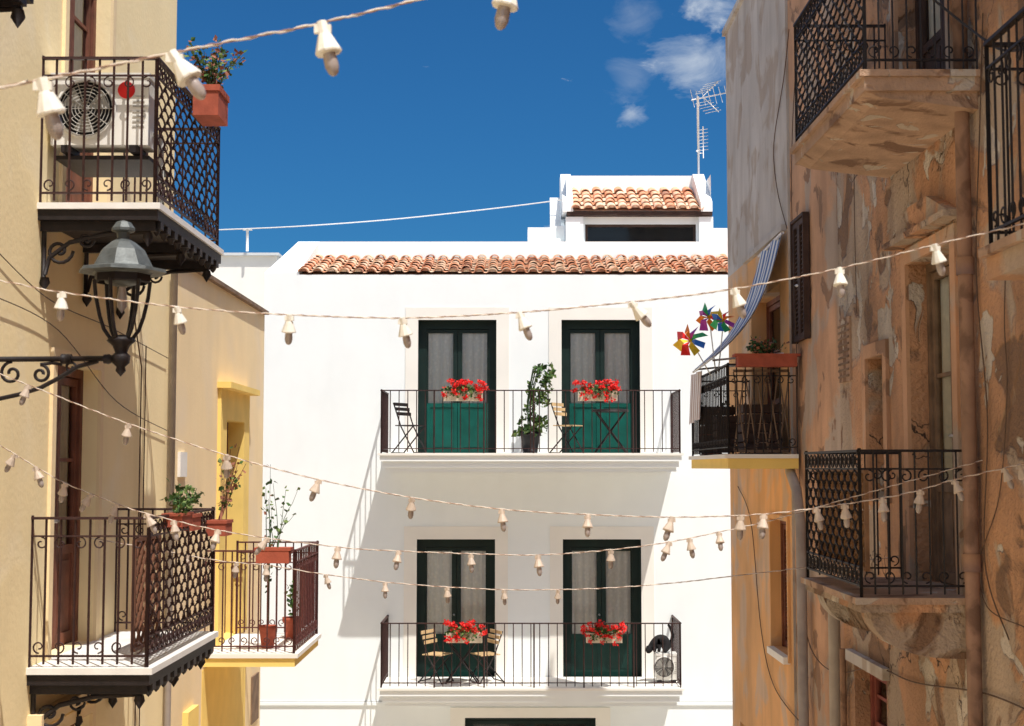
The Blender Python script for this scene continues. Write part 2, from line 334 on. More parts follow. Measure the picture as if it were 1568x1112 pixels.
# antenna
m=M(); ax=xu(1069,200,29); za=zv(285,29)-.8; zt=zv(148,29)
m.tube([(ax,29,za),(ax,29,zt)],.024,alum,6)
m.tube([(ax-.12,29.1,zt-.05),(ax+.55,28.6,zt-.02)],.014,alum)
for i in range(7):
    q=i/6; c=Vector((ax-.1+.62*q,29.08-.46*q,zt-.04)); m.tube([c+Vector((-.05,-.08,.14+.04*(i==0))),c+Vector((.05,.08,-.14))],.008,alum,4)
for s in (-1,1):
    for i in range(5): m.tube([(ax+.25+.05*i,28.9,zt+.1*s+.05*s*i),(ax-.02+.05*i,29.2,zt+.1*s+.05*s*i)],.008,alum,4)
    m.tube([(ax+.1,29,zt),(ax+.42,29,zt+.32*s)],.01,alum,4)
zt2=zv(205,29); m.tube([(ax+.1,29,zt2-.5),(ax+.1,29,zt2+.15)],.012,alum); m.tube([(ax,29,zt2-.4),(ax+.1,29,zt2-.4)],.01,alum)
for i in range(7): m.tube([(ax+.0,29,zt2-.35+.07*i),(ax+.2,29,zt2-.32+.07*i)],.006,alum,4)
for k in (.4,.9,1.5): m.tube([(ax-.03,29,za+k),(ax+.03,29,za+k+.05)],.03,alum)
m.build('tv_antenna')
# ---------------- rails
def run(m,a,b,z0,z1,mat,sp=.12,r=.008,tr=.016,wavy=False,scroll=False):
    a=Vector((a[0],a[1],0)); b=Vector((b[0],b[1],0)); d=b-a; Ln=d.length; d.normalize(); nrm=Vector((-d.y,d.x,0))
    def bar(z,h,w):
        p=[a-nrm*w+Vector((0,0,z)),b-nrm*w+Vector((0,0,z)),b+nrm*w+Vector((0,0,z)),a+nrm*w+Vector((0,0,z))]; m.prism(p,(0,0,h),mat)
    bar(z1-.018,.018,tr); bar(z0+.07,.014,.01)
    if scroll: 
        bar(z1-.14,.012,.009)
        if wavy: bar(z0+.20,.012,.009)
    n=max(2,round(Ln/sp)); zt=z1-.018; zb=z0+.02 if not wavy else z0+.07
    for i in range(n+1):
        p=a+d*(Ln*i/n)
        if i in (0,n):
            m.tube([p+Vector((0,0,z0)),p+Vector((0,0,z1+.01))],r*1.7,mat,4,False); continue
        if wavy:
            pts=[];K=44; zA=z0+.20; zB=z1-.14
            for j in range(K+1):
                t=j/K; ph=1 if i%2 else -1
                pts.append(p+d*(ph*sp*.42*math.sin(t*math.pi*10))+nrm*(.012*ph*math.cos(t*math.pi*10))+Vector((0,0,zA+(zB-zA)*t)))
            m.tube(pts,r*.9,mat,4)
            for j in range(10):
                z=zA+(zB-zA)*(j+.5)/10; q=p+d*((1 if i%2 else -1)*sp*.42*(1 if j%2==0 else -1)); m.lathe([(0,-.02),(.016,0),(0,.02)],q+Vector((0,0,z)),(0,0,1),mat,5)
        else:
            m.tube([p+Vector((0,0,zb)),p+Vector((0,0,zt))],r,mat,4,False)
    if scroll:
        k=max(2,round(Ln/.13)); 
        for i in range(k):
            c=a+d*(Ln*(i+.5)/k)
            if wavy:
                for zz,rr in ((z1-.075,.048),(z0+.14,.05)): m.tube(spiral(c+Vector((0,0,zz)),d,(0,0,1),rr,rr,0,2*math.pi,12),.006,mat,4); m.tube(spiral(c+Vector((0,0,zz)),d,(0,0,1),.01,.04,0,7,12),.005,mat,4)
            else:
                m.tube(spiral(c+Vector((0,0,z1-.185)),d,(0,0,1),.045,.012,math.pi/2,math.pi/2+(6.5 if i%2 else -6.5),16),.006,mat,4)
                m.tube(spiral(c+Vector((0,0,z0+.14)),d,(0,0,1),.045,.012,-math.pi/2,-math.pi/2+(6.5 if i%2 else -6.5),16),.006,mat,4)
def white_balcony(zf,x0,x1):
    e=empty('white_building_balcony')
    m=M(); 
    m.box(x0-.02,x1+.02,YR-.04,YF-.013,zf-.10,zf-.006,white); m.box(x0-.05,x1+.05,YR-.07,YF-.013,zf-.006,zf+.03,trimc)
    m.box(x0+.02,x1-.02,YR,YF-.013,zf-.20,zf-.1,white); m.box(x0+.06,x1-.06,YR+.04,YF-.013,zf-.27,zf-.2,white)
    m.box(x0,x1,YR,YF-.014,zf+.03,zf+.034,trimc)
    m.build('slab',e)
    m=M(); z1=zf+1.07
    run(m,(x0,YR),(x1,YR),zf+.03,z1,iron,.142,.0085,.02); run(m,(x0,YR),(x0,YF-.02),zf+.03,z1,iron,.142,.0085,.02); run(m,(x1,YR),(x1,YF-.02),zf+.03,z1,iron,.142,.0085,.02)
    for i in range(1,6):
        x=x0+(x1-x0)*i/6+.05; m.tube([(x,YR,zf+.03),(x,YR,z1-.01)],.014,iron,4,False)
    m.build('railing',e)
white_balcony(ZB1,xu(584,650,YR),xu(1041,650,YR)); white_balcony(ZB2,xu(584,1000,YR),xu(1042,1000,YR))
# ---------------- side buildings
def wX(X,s): return lambda a,z,d:(X+s*d,a,z)
XL=-3.36; XR=3.15
def body(m,X,Xb,y0,y1,z1,mat):
    m.quad((Xb,y0,GZ),(Xb,y1,GZ),(Xb,y1,z1),(Xb,y0,z1),mat); m.quad((X,y0,GZ),(Xb,y0,GZ),(Xb,y0,z1),(X,y0,z1),mat); m.quad((X,y1,GZ),(Xb,y1,GZ),(Xb,y1,z1),(X,y1,z1),mat)
    m.quad((X,y0,z1),(X,y1,z1),(Xb,y1,z1),(Xb,y0,z1),mat)
ZLU=1.867; ZLL=-1.389
yb=empty('ochre_building')
h1=[(10.72,11.9,ZLU,ZLU+2.6),(10.62,11.75,ZLL,.78),(10.4,11.7,-5.5,-1.95)]
m=M(); wall(m,wX(XL,-1),-8,14.25,GZ,5.6,h1,och,.22); body(m,XL,-9,-8,14.25,5.6,och)
for a,b,c,d in h1: 
    t=.09; m.box(XL,XL+.025,a-t,a,c,d+t,och2); m.box(XL,XL+.025,b,b+t,c,d+t,och2); m.box(XL,XL+.025,a,b,d,d+t,och2)
m.box(XL,XL+.1,10.2,11.9,-1.80,-1.72,och2)
m.build('walls',yb)
for h,mt,lv in zip(h1,(brown,brown,brown),(False,False,True)):
    m=M(); m.tf=TX(-1,XL,(h[0]+h[1])/2,h[2],.12); door(m,h[1]-h[0],h[3]-h[2],mt,mt,.35,.07,cur=not lv,louvre=lv); m.build('balcony_door',yb)
m=M()
m.tube([(XL+.05,14.12,-7.2),(XL+.05,14.12,1.9)],.035,pipeg,8)
m.tube([(XL+.03,13.0,-3.5),(XL+.03,13.0,.9),(XL+.03,12.6,1.5)],.007,wireb,5); m.tube([(XL+.03,13.15,-3.5),(XL+.03,13.15,1.1)],.006,wireb,5)
m.build('drainpipe',yb)
tb=empty('tan_building')
h2=[(16.9,18.0,-2.03,.55)]
ZT=2.06
m=M(); wall(m,wX(XL,-1),14.25,19.6,GZ,ZT,h2,och2,.22,yel); body(m,XL,-9,14.25,19.6,ZT,och2)
m.box(XL,XL+.04,16.55,16.9,-2.03,.9,yel); m.box(XL,XL+.04,18.0,18.35,-2.03,.9,yel); m.box(XL,XL+.04,16.9,18,.55,.9,yel); m.box(XL,XL+.16,16.5,18.4,.9,.97,yel)
m.box(XL,XL+.004,15.9,18.5,-3.4,-2.2,yel)
m.prism([(XL-.05,14.26,ZT),(XL+.06,14.26,ZT+.0),(XL+.06,14.26,ZT+.045),(XL-.05,14.26,ZT+.08)],(0,5.34,0),weath)
m.prism([(XL-.05,14.26,ZT+.08),(XL-3,14.26,ZT+.1),(XL-3,14.26,ZT)],(0,5.34,0),tile[1])
m.build('walls',tb)
m=M(); m.tf=TX(-1,XL,17.45,-2.03,.16); door(m,1.1,2.58,brown,brown,.4,.06,cur=False); m.build('balcony_door',tb)
m=M(); m.box(XL,XL+.02,18.9,19.4,-3.3,-2.7,weath); m.box(XL,XL+.06,15.0,15.5,-2.9,-2.5,yel); m.box(XL,XL+.03,14.6,14.9,-.1,.15,marble); m.build('meter_boxes',tb)
m=M(); m.box(-9,xu(424,400,31),31,36,GZ,zv(392,31),trimc); m.box(-9,xu(428,400,31),30.9,36,zv(392,31),zv(388,31),grey_trim)
m.tube([(xu(379,350,30.8),30.8,zv(385,30.8)),(xu(379,350,30.8),30.8,zv(350,30.8))],.03,wirew); m.tube([(xu(372,350,30.8),30.8,zv(352,30.8)),(xu(386,350,30.8),30.8,zv(352,30.8))],.02,wirew)
m.build('cream_house')
# right
rb=empty('worn_plaster_building')
ZRL=-.89; ZRU=2.67
h3=[(10.27,11.44,ZRL,1.6),(12.2,12.8,-.3,.95),(10.25,11.6,ZRU,ZRU+2.3),(12.35,13.5,-4.5,-1.78)]
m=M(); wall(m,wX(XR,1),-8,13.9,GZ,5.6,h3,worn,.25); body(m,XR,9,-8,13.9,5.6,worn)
for a,b,c,d in h3[:3]:
    m.box(XR-.03,XR,a-.12,a,c,d+.12,worn2); m.box(XR-.03,XR,b,b+.12,c,d+.12,worn2); m.box(XR-.03,XR,a,b,d,d+.12,worn2)
a,b,c,d=h3[0]; m.prism([(XR-.09,a-.2,d+.2),(XR-.09,b+.2,d+.2),(XR-.09,(a+b)/2+.25,d+.40),(XR-.09,(a+b)/2-.25,d+.40)],(.09,0,0),worn)
m.box(XR-.14,XR,a-.25,b+.25,d+.15,d+.199,worn)
a,b,c,d=h3[3]; m.box(XR-.06,XR,a-.1,b+.1,d,d+.1,far_gr)
m.build('walls',rb)
for h,mt,cu in zip(h3,(weath,weath,brownd,redw),(True,True,True,False)):
    m=M(); m.tf=TX(1,XR,(h[0]+h[1])/2,h[2],.14); door(m,h[1]-h[0],h[3]-h[2],mt,mt,.3 if mt is not redw else .8,.07,cur=cu); m.build('balcony_door',rb)
m=M()
m.box(XR-.02,XR,13.4,13.86,.8,1.4,conc)
for i in range(9): m.box(XR-.03,XR-.02,13.42,13.84,.84+i*.06,.86+i*.06,weath)
m.build('wall_vent',rb)
mb=empty('pink_plaster_building'); 
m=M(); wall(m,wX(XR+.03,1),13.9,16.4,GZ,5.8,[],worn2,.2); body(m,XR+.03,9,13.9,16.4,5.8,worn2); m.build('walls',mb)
m=M(); m.tf=TX(1,XR+.03,15.675,1.36,-.08); door(m,.7,1.36,brownd,brownd,.3,.03,louvre=True); m.build('louvred_shutter',mb)
fb=empty('orange_corner_building'); h5=[(16.95,19.0,.14,2.15),(16.6,17.66,-2.15,-.62),(19.6,20.3,-6,-3.5)]
m=M(); zs=2.75
wall(m,wX(XR,1),16.4,21.0,GZ,zs,h5,far_or,.25)
wall(m,wX(XR-.0,1),16.4,21.0,zs,6.38,[],far_gr,.25)
m.quad((XR,21,GZ),(6.1,16.4,GZ),(6.1,16.4,6.38),(XR,21,6.38),far_gr); m.quad((6.1,16.4,GZ),(XR,16.4,GZ),(XR,16.4,6.38),(6.1,16.4,6.38),far_gr)
m.add([(XR,16.4,6.38),(XR,21,6.38),(6.1,16.4,6.38)],[(0,1,2)],far_gr)
m.box(XR-.06,XR,16.5,19.3,zs-.04,zs+.03,far_gr)
m.box(XR-.05,XR,16.45,21.02,6.34,6.42,far_gr)
a,b,c,d=h5[1]; m.box(XR-.03,XR,a-.06,a,c-.06,d+.06,far_or); m.box(XR-.03,XR,b,b+.06,c-.06,d+.06,far_or); m.box(XR-.03,XR,a,b,d,d+.06,far_or); m.box(XR-.08,XR,a,b,c-.08,c,trimc)
m.build('walls',fb)
for h in h5[:2]:
    m=M(); m.tf=TX(1,XR,(h[0]+h[1])/2,h[2],.10 if h is h5[1] else .2); door(m,h[1]-h[0],h[3]-h[2],brown,brown,.35,.06,cur=False,louvre=h is h5[1]); m.build('window_shutter' if h is h5[1] else 'balcony_door',fb)
m=M(); m.quad((XR+.22,19.6,-6),(XR+.22,20.3,-6),(XR+.22,20.3,-3.5),(XR+.22,19.6,-3.5),brownd); m.build('street_window',fb)
# ---------------- iron balconies
def bal(name,s,Xw,Xo,y0,y1,zf,h,mat,slab,under,style,wavy=True,sp=.1,th=.1):
    e=empty(name); m=M(); ov=.05*s
    def bx(a,b,*r): m.box(min(a,b),max(a,b),*r)
    bx(Xw,Xo+ov,y0-.05,y1+.05,zf-.045,zf,slab)
    if style=='left':
        bx(Xw,Xo+ov*.6,y0-.03,y1+.03,zf-.12,zf-.046,under)
        n=10
        for i in range(n):
            y=y0+(y1-y0)*(i+.5)/n; bx(Xo-.06*s,Xo+.03*s,y-.045,y+.045,zf-.17,zf-.12,under); m.lathe([(.035,0),(.02,-.03),(0,-.05)],(Xo-.01*s,y,zf-.17),(0,0,1),under,8)
        for y in (y0+.06,(y0+y1)/2,y1-.12):
            dx=Vector((s,0,0)); zz=Vector((0,0,1)); P=Vector((Xw,y,zf))
            m.box(*sorted((Xw,Xo)),y-.03,y+.03,zf-.19,zf-.121,under)
            m.tube([P+dx*.03-zz*.5,P+dx*.06-zz*.38,P+dx*.2-zz*.27,P+dx*.45-zz*.21,P+dx*.78-zz*.19],.018,under,6)
            m.tube(spiral(P+dx*.13-zz*.33,dx,-zz,.10,.02,0,8,20),.013,under,5); m.tube(spiral(P+dx*.32-zz*.25,dx,-zz,.06,.015,0,8,16),.01,under,5)
            m.tube([P+dx*.02-zz*.1,P+dx*.02-zz*.55],.018,under,5); m.lathe([(.03,0),(.04,-.04),(0,-.1)],P+dx*.76-zz*.2,(0,0,1),under,8); m.lathe([(.03,0),(.04,-.04),(0,-.1)],P+dx*.03-zz*.52,(0,0,1),under,8)
    elif style=='conc':
        bx(Xw,Xo+ov*.3,y0-.03,y1+.03,zf-.14,zf-.046,under)
        m.prism([(Xw,y0,zf-.14),(Xo,y0,zf-.14),(Xo+(-.1*s),y0,zf-.18),(Xw,y0,zf-.26)],(0,y1-y0,0),under)
    elif style=='corbel':
        bx(Xw,Xo+ov*.3,y0-.03,y1+.03,zf-.10,zf-.046,under)
        for y in (y0+.02,y1-.3):
            pts=[(Xw,y,zf-.10)]+[(Xw+s*(.70*math.cos(q)**.7),y,zf-.10-.32*math.sin(q)) for q in [i*math.pi/2/10 for i in range(11)][:-1]]+[(Xw,y,zf-.42)]
            m.prism(pts,(0,.26,0),under)
    else:
        bx(Xw,Xo+ov*.3,y0-.03,y1+.03,zf-th,zf-.046,under)
    m.build('slab',e); m=M()
    run(m,(Xw,y0),(Xo,y0),zf,zf+h,mat,.1,.0085,.018,False,True); run(m,(Xw,y1),(Xo,y1),zf,zf+h,mat,.1,.0085,.018,False,True)
    run(m,(Xo,y0),(Xo,y1),zf,zf+h,mat,sp,.0085,.018,wavy,True)
    m.build('railing',e); return e
bal('wrought_iron_balcony',1,XL,-2.54,10.2,12.38,ZLU,1.06,iron,marble,ironb,'left')
bal('wrought_iron_balcony',1,XL,-2.54,10.2,12.38,ZLL,1.04,iron,marble,ironb,'left')
bal('wrought_iron_balcony',-1,XR,2.39,9.64,12.0,ZRU,1.05,ironb,conc,conc,'conc')
bal('wrought_iron_balcony',-1,XR,2.39,10.0,11.8,ZRL,1.01,ironb,conc,worn,'corbel')
bal('iron_balcony',-1,XR,2.39,5.0,7.17,1.09,1.04,ironb,conc,worn2,'plain',False,.11,.16)
bal('iron_balcony',1,XL,-2.38,16,17.86,-2.03,1.12,ironr,trimc,yel,'plain',False,.13,.14)
bal('iron_balcony',-1,XR,2.39,16,19.2,.14,1.0,ironb,trimc,yel,'plain',False,.13,.16)
bal('wrought_iron_balcony',1,XL,-2.60,5.2,7.6,zv(-30,7.6),1.05,ironb,marble,ironb,'left')
m=M(); 
for i in range(12): m.box(-2.43,-2.41,16.9+i*.08,16.975+i*.08,-1.85,-1.1,redw)
m.build('wooden_screen')
def lattice(name,X,lo,hi,z0,z1,mat,sp=.11):
    m=M(); H=z1-z0
    for s in (-1,1):
        k=lo-H
        while k<hi+H:
            ya,yb_=(k,k+H) if s>0 else (k+H,k)
            pts=[]
            for j in range(13):
                t=j/12; y=ya+(yb_-ya)*t
                if lo<=y<=hi: pts.append((X+.006*s,y,z0+H*t))
            if len(pts)>1: m.tube([pts[0],pts[-1]],.011,mat,4,False)
            k+=sp
    for z in (z0,z1): m.box(X-.015,X+.015,lo,hi,z-.015,z+.015,mat)
    for y in (lo,hi): m.box(X-.014,X+.014,y-.015,y+.015,z0,z1,mat)
    m.build(name)
lattice('wooden_lattice',-2.78,10.75,11.5,ZLL+.05,ZLL+.85,latd,.14)
lattice('wooden_lattice',2.47,10.15,11.7,ZRL+.18,ZRL+.86,lat,.09)
m=M(); X0,X1=2.46,3.08; yy=16.08
for s in (-1,1):
    for i in range(5): a=X0+i*.125; m.tube([(a if s>0 else a+.125,yy+.01*s,.18),(a+.125 if s>0 else a,yy+.01*s,1.05)],.010,weath,4,False)
m.box(X0,X1,yy-.012,yy+.012,1.05,1.08,weath); m.box(X0,X1,yy-.012,yy+.012,.16,.19,weath); m.build('wooden_trellis')
for (x,y,w,h) in ((2.85,16.7,.22,.55),(2.7,17.6,.24,.45),(2.62,18.5,.2,.6)):
    m=M(); m.box(x-w,x+w,y-w,y+w,.14,.16,brownd)
    for i in range(5):
        z=.18+i*h/5; 
        for a,b,c,d in ((x-w,x+w,y-w,y-w+.015),(x-w,x+w,y+w-.015,y+w),(x-w,x-w+.015,y-w+.016,y+w-.016),(x+w-.015,x+w,y-w+.016,y+w-.016)): m.box(a,b,c,d,z,z+h/5-.02,brownd)
    for sx in(-1,1):
        for sy in (-1,1): m.box(x+sx*(w-.03)-.012,x+sx*(w-.03)+.012,y+sy*(w-.03)-.012,y+sy*(w-.03)+.012,.16,.18+h,brownd)
    m.build('storage_crate')
# ---------------- plants
def leaves(m,c,rad,n,sz,mats,seed=None):
    c=Vector(c)
    for i in range(n):
        while True:
            p=Vector((U(-1,1),U(-1,1),U(-1,1)))
            if p.length<1: break
        p=Vector((p.x*rad[0],p.y*rad[1],p.z*rad[2]))+c
        a=Vector((U(-1,1),U(-1,1),U(-.6,1))).normalized(); b=a.orthogonal().normalized(); b=(b*math.cos(i)+a.cross(b)*math.sin(i)); l=sz*U(.6,1.3); w=l*.38; n_=a.cross(b)
        m.add([p,p+a*l*.5+b*w,p+a*l+n_*l*.15,p+a*l*.5-b*w],[(0,1,2,3)],random.choice(mats))
def stemplant(m,base,n,h,spread,mats,sz=.05,stemm=None,lean=(0,0),dens=4):
    base=Vector(base)
    for i in range(n):
        ang=U(0,6.28); sp=U(.2,1)*spread; hh=h*U(.5,1); pts=[]
        for j in range(7):
            t=j/6; pts.append(base+Vector((math.cos(ang)*sp*t**1.3+lean[0]*t,math.sin(ang)*sp*t**1.3+lean[1]*t,hh*t+.02*math.sin(j*2+i))))
        m.tube(pts,.005,stemm or leafs[1],4,r2=.002)
        for j in range(2,7): leaves(m,pts[j],(.045,.045,.035),random.randint(1,dens),sz,mats)
def pot(m,o,r,h,mat):
    m.lathe([(r*.7,0),(r*.95,h*.8),(r*1.08,h*.8),(r*1.08,h),(r*.9,h),(r*.85,h*.88),(0,h*.86)],o,(0,0,1),mat,16)
def flowerbox(c,w):
    m=M(); x,y,z=c
    m.prism([(x-w/2,y-.09,z+.16),(x-w/2,y+.09,z+.16),(x-w/2,y+.07,z),(x-w/2,y-.07,z)],(w,0,0),cerm)
    leaves(m,(x,y,z+.18),(w*.52,.14,.07),260,.06,leafs); leaves(m,(x,y-.12,z+.12),(w*.5,.05,.1),90,.05,leafs)
    for i in range(26):
        p=Vector((x+U(-w*.58,w*.58),y+U(-.16,.1),z+U(.13,.32)))
        leaves(m,p,(.05,.05,.04),36,.038,[red,red,red2])
    for i in range(9):
        p=Vector((x+U(-w*.5,w*.5),y-.14,z+U(-.02,.12))); leaves(m,p,(.04,.03,.03),20,.035,[red])
    m.build('geranium_flower_box')
for (u,v) in ((709,614),(915,614)): flowerbox((xu(u,v,YR-.1),YR-.1,zv(v,YR-.1)),.64)
for (u,v) in ((711,984),(925,984)): flowerbox((xu(u,v,YR-.1),YR-.1,zv(v,YR-.1)),.58)
m=M(); px_=xu(812,690,24.35); pot(m,(px_,24.35,ZB1+.035),.17,.36,potd)
for i in range(7):
    dx=U(-.12,.2); m.tube([(px_+U(-.05,.05),24.35,ZB1+.3),(px_+dx*.5,24.35+U(-.1,.1),ZB1+.9),(px_+.15+dx,24.35+U(-.1,.1),ZB1+1.45)],.008,leafs[1],4)
for i in range(44):
    t=U(0,1)**.8; leaves(m,(px_+.02+.2*t+U(-.26,.24)*(1-.4*t),24.35+U(-.15,.15),ZB1+.35+1.15*t),(.07,.08,.06),11,.085,leafs)
leaves(m,(px_,24.3,ZB1+.40),(.24,.18,.09),110,.11,leafs); 
m.build('potted_climbing_plant')
def potted(name,o,r,h,n,ph,sp,mats,sz=.05,lean=(0,0),rect=None,stemm=None,dens=4):
    m=M()
    if rect: 
        x,y,z=o; a,b=rect; m.prism([(x-a*.9,y-b*.95,z),(x+a*.9,y-b*.95,z),(x+a*.9,y+b*.95,z),(x-a*.9,y+b*.95,z)],(0,0,h*.8),potm); m.box(x-a,x+a,y-b,y+b,z+h*.8,z+h,potm)
        for k in range(3): stemplant(m,(x+U(-.3,.3)*a,y+b*(k-1)*.6,z+h*.9),max(2,n//3),ph,sp,mats,sz,stemm,lean,dens)
    else: pot(m,o,r,h,potm); stemplant(m,(o[0],o[1],o[2]+h*.85),n,ph,sp,mats,sz,stemm,lean,dens)
    m.build(name)
p=atX(328,185,-2.35); potted('hanging_planter',(-2.38,p.y,p.z),.1,.24,24,.42,.28,leafs+[dryl,dryl],.045,rect=(.11,.2),dens=5)
potted('potted_plant',(-2.60,11.6,zv(812,11.6)),.1,.13,9,.24,.16,leafs,.045,rect=(.10,.16))
potted('potted_plant',(-2.46,12.25,zv(820,12.25)),.1,.13,9,.66,.25,leafs+[dryl,dryl],.045,rect=(.09,.15),stemm=dryl,lean=(.1,.15))
potted('potted_plant',(-2.50,10.9,zv(806,10.9)),.1,.10,9,.15,.16,leafs,.045,rect=(.08,.18))
potted('potted_plant',(-2.62,16.05,zv(862,16.05)),.1,.17,6,.72,.35,leafs,.06,rect=(.20,.10),lean=(.1,0),dens=3)
potted('potted_plant',(-2.75,16.5,-2.03),.10,.25,4,2.0,.18,leafs+[dryl],.055,dens=3)
potted('potted_plant',(-2.6,17.4,-2.03),.12,.25,6,.5,.25,leafs,.06)
potted('window_box',(2.80,15.93,zv(562,15.95)),.1,.14,21,.17,.2,[leafs[1],leafs[1],dryl],.05,rect=(.36,.1))
potted('potted_plant',(2.6,18.95,.15),.14,.28,12,.45,.25,[leafs[1]],.07)
# ---------------- pinwheels
def pinwheel(c,r,stickto,off):
    m=M(); c=Vector(c); n=8; ax=Vector((-.45,-1,.25)).normalized(); a=ax.orthogonal().normalized(); b=ax.cross(a)
    for k in range(n):
        q=2*math.pi*k/n+U(-.12,.12); q2=q+.72; q3=q+.38; r_=r*U(.85,1.1)
        d=lambda t:a*math.cos(t)+b*math.sin(t)
        m.add([c,c+d(q)*r_*.5+ax*.09,c+d(q3-.15)*r_+ax*U(-.04,.05),c+d(q2)*r_*.78-ax*.05,c+d(q2)*r_*.35+ax*.08],[(0,1,4),(1,2,3,4)],cols[(k+off)%6])
    m.lathe([(.02,-.02),(.025,.02),(0,.05)],c,ax,cols[1],8); m.tube([c,Vector(stickto)],.008,wirew,5)
    m.build('toy_pinwheel')
pinwheel(atY(1058,522,17.2),.22,(2.39,17.4,1.1),0); pinwheel(atY(1086,486,17.0),.18,(2.41,17.1,1.1),4); pinwheel(atY(1108,492,16.8),.16,(2.41,16.9,1.1),2)
def cloth(c4,mat,sag=(0,0,0),n=14,amp=.02):
    m=M(); A,B,C,D=[Vector(p) for p in c4]; vs=[];fs=[]
    for i in range(n+1):
        for j in range(n+1):
            s=i/n;t=j/n; p=(A*(1-s)+B*s)*(1-t)+(D*(1-s)+C*s)*t; p=p+Vector(sag)*(math.sin(math.pi*t))+Vector((amp*math.sin(s*14),0,0)); vs.append(p)
    for i in range(n):
        for j in range(n): q=i*(n+1)+j; fs.append((q,q+1,q+n+2,q+n+1))
    m.add(vs,fs,mat,True); return m
m=cloth((Vector((3.08,16.4,2.66)),Vector((3.08,17.9,2.62)),Vector((2.3,18.3,1.2)),Vector((2.3,16.6,1.25))),strp,(.10,0,-.14),amp=.03); m.tube([(3.08,16.35,2.66),(3.08,17.95,2.62)],.02,alum); m.tube([(2.3,16.5,1.25),(2.3,18.35,1.2)],.015,alum)
for yy in (16.6,18.2): m.tube([(3.12,yy,1.3),(2.3,yy,1.22)],.012,alum)
m.build('striped_awning')
m=cloth((Vector((2.36,18.0,1.2)),Vector((2.36,19.15,1.2)),Vector((2.33,19.15,.55)),Vector((2.33,18.0,.6))),strp2); m.build('striped_towel')
# ---------------- ac units
def ac(o,w,h,d,ang):
    m=M(); m.tf=Matrix.Translation(o)@Matrix.Rotation(ang,4,'Z')
    m.box(-w/2,w/2,-d/2,d/2,0,h,acw); m.box(-w/2-.008,w/2+.008,-d/2-.008,d/2+.008,h-.03,h+.006,acw)
    cx=-w*.14; r=h*.38
    m.lathe([(r+.02,0),(r+.02,.02),(r,.02),(r,.004),(0,.003)],(cx,-d/2,h*.5),(0,-1,0),acw,28); m.lathe([(r,0),(r,.006),(0,.006)],(cx,-d/2,h*.5),(0,-1,0),dark,28)
    for k in range(1,9): m.tube(spiral((cx,-d/2-.022,h*.5),(1,0,0),(0,0,1),r*k/8,r*k/8,0,6.2832,24),.0035,acg,4)
    for k in range(10): q=k*math.pi/5; m.tube([(cx,-d/2-.02,h*.5),(cx+r*math.cos(q),-d/2-.02,h*.5+r*math.sin(q))],.004,acg,4)
    for k in range(3):
        q=k*2.09; p=Vector((cx,-d/2-.008,h*.5)); m.add([p,p+Vector((math.cos(q)*r*.9,0,math.sin(q)*r*.9)),p+Vector((math.cos(q+.9)*r*.9,-.006,math.sin(q+.9)*r*.9))],[(0,1,2)],acg)
    for k in range(7): m.box(w*.34,w*.46,-d/2-.006,-d/2,h*.25+k*h*.07,h*.27+k*h*.07,acg)
    for s in (-1,1): m.box(s*w*.35-.03,s*w*.35+.03,-d/2,d/2,-.05,0,ironb)
    return m
m=ac((-2.97,10.42,zv(228,10.42)),.70,.52,.26,0); m.lathe([(.062,0),(.062,.006),(0,.006)],(.19,-.13,.40),(0,-1,0),cols[0],20)
m.box(-.34,.34,-.05,.6,-.09,-.06,ironb); 
m.tube([(.36,0,.1),(.40,.05,.1),(.40,.1,-.4)],.02,acg); m.build('air_conditioner')
m=ac((xu(1020,1030,24.4),24.4,ZB2+.09),.34,.42,.3,0); m.build('air_conditioner')
# ---------------- furniture
def chair(o,ang,slat,fr=ironb):
    m=M(); m.tf=Matrix.Translation(o)@Matrix.Rotation(ang,4,'Z')
    for x in (-.19,.19):
        m.tube([(x,-.22,0),(x,.05,.45),(x,.20,.84)],.012,fr,5); m.tube([(x*.9,.24,0),(x*.9,-.19,.45)],.012,fr,5)
    for y,z in ((-.22,.01),(.24,.01),): m.tube([(-.19,y,z),(.19,y,z)],.009,fr,5)
    for i in range(6): m.box(-.20,.20,-.20+i*.062,-.155+i*.062,.452,.468,slat)
    for z,y in ((.66,.125),(.74,.155),(.82,.185)): m.box(-.20,.20,y-.02,y-.005,z-.03,z+.025,slat)
    m.build('folding_chair')
def table(o,r,top,fr=ironb):
    m=M(); m.tf=Matrix.Translation(o)
    m.lathe([(r,.70),(r+.005,.715),(r,.73),(0,.73)],(0,0,0),(0,0,1),top,24); m.lathe([(r+.006,.69),(r+.006,.70),(0,.70)],(0,0,0),(0,0,1),fr,24)
    for y in (-.14,.14): m.tube([(-.27,y,0),(.24,y*.9,.69)],.014,fr,5); m.tube([(.27,y,0),(-.24,y*.9,.69)],.014,fr,5)
    for x in(-.27,.27): m.tube([(x,-.16,.01),(x,.16,.01)],.01,fr,5)
    m.build('folding_table')
z1=ZB1+.036; z2=ZB2+.036
chair((xu(627,690,24.3),24.3,z1),math.radians(60),ironb)
table((xu(935,690,24.3),24.3,z1),.30,ironb)
chair((xu(868,690,24.3),24.3,z1),math.radians(60),wood)
chair((xu(668,1055,24.4),24.4,z2),math.radians(62),wood); chair((xu(745,1055,24.4),24.4,z2),math.radians(-62),wood); table((xu(708,1055,24.3),24.3,z2),.26,wood)
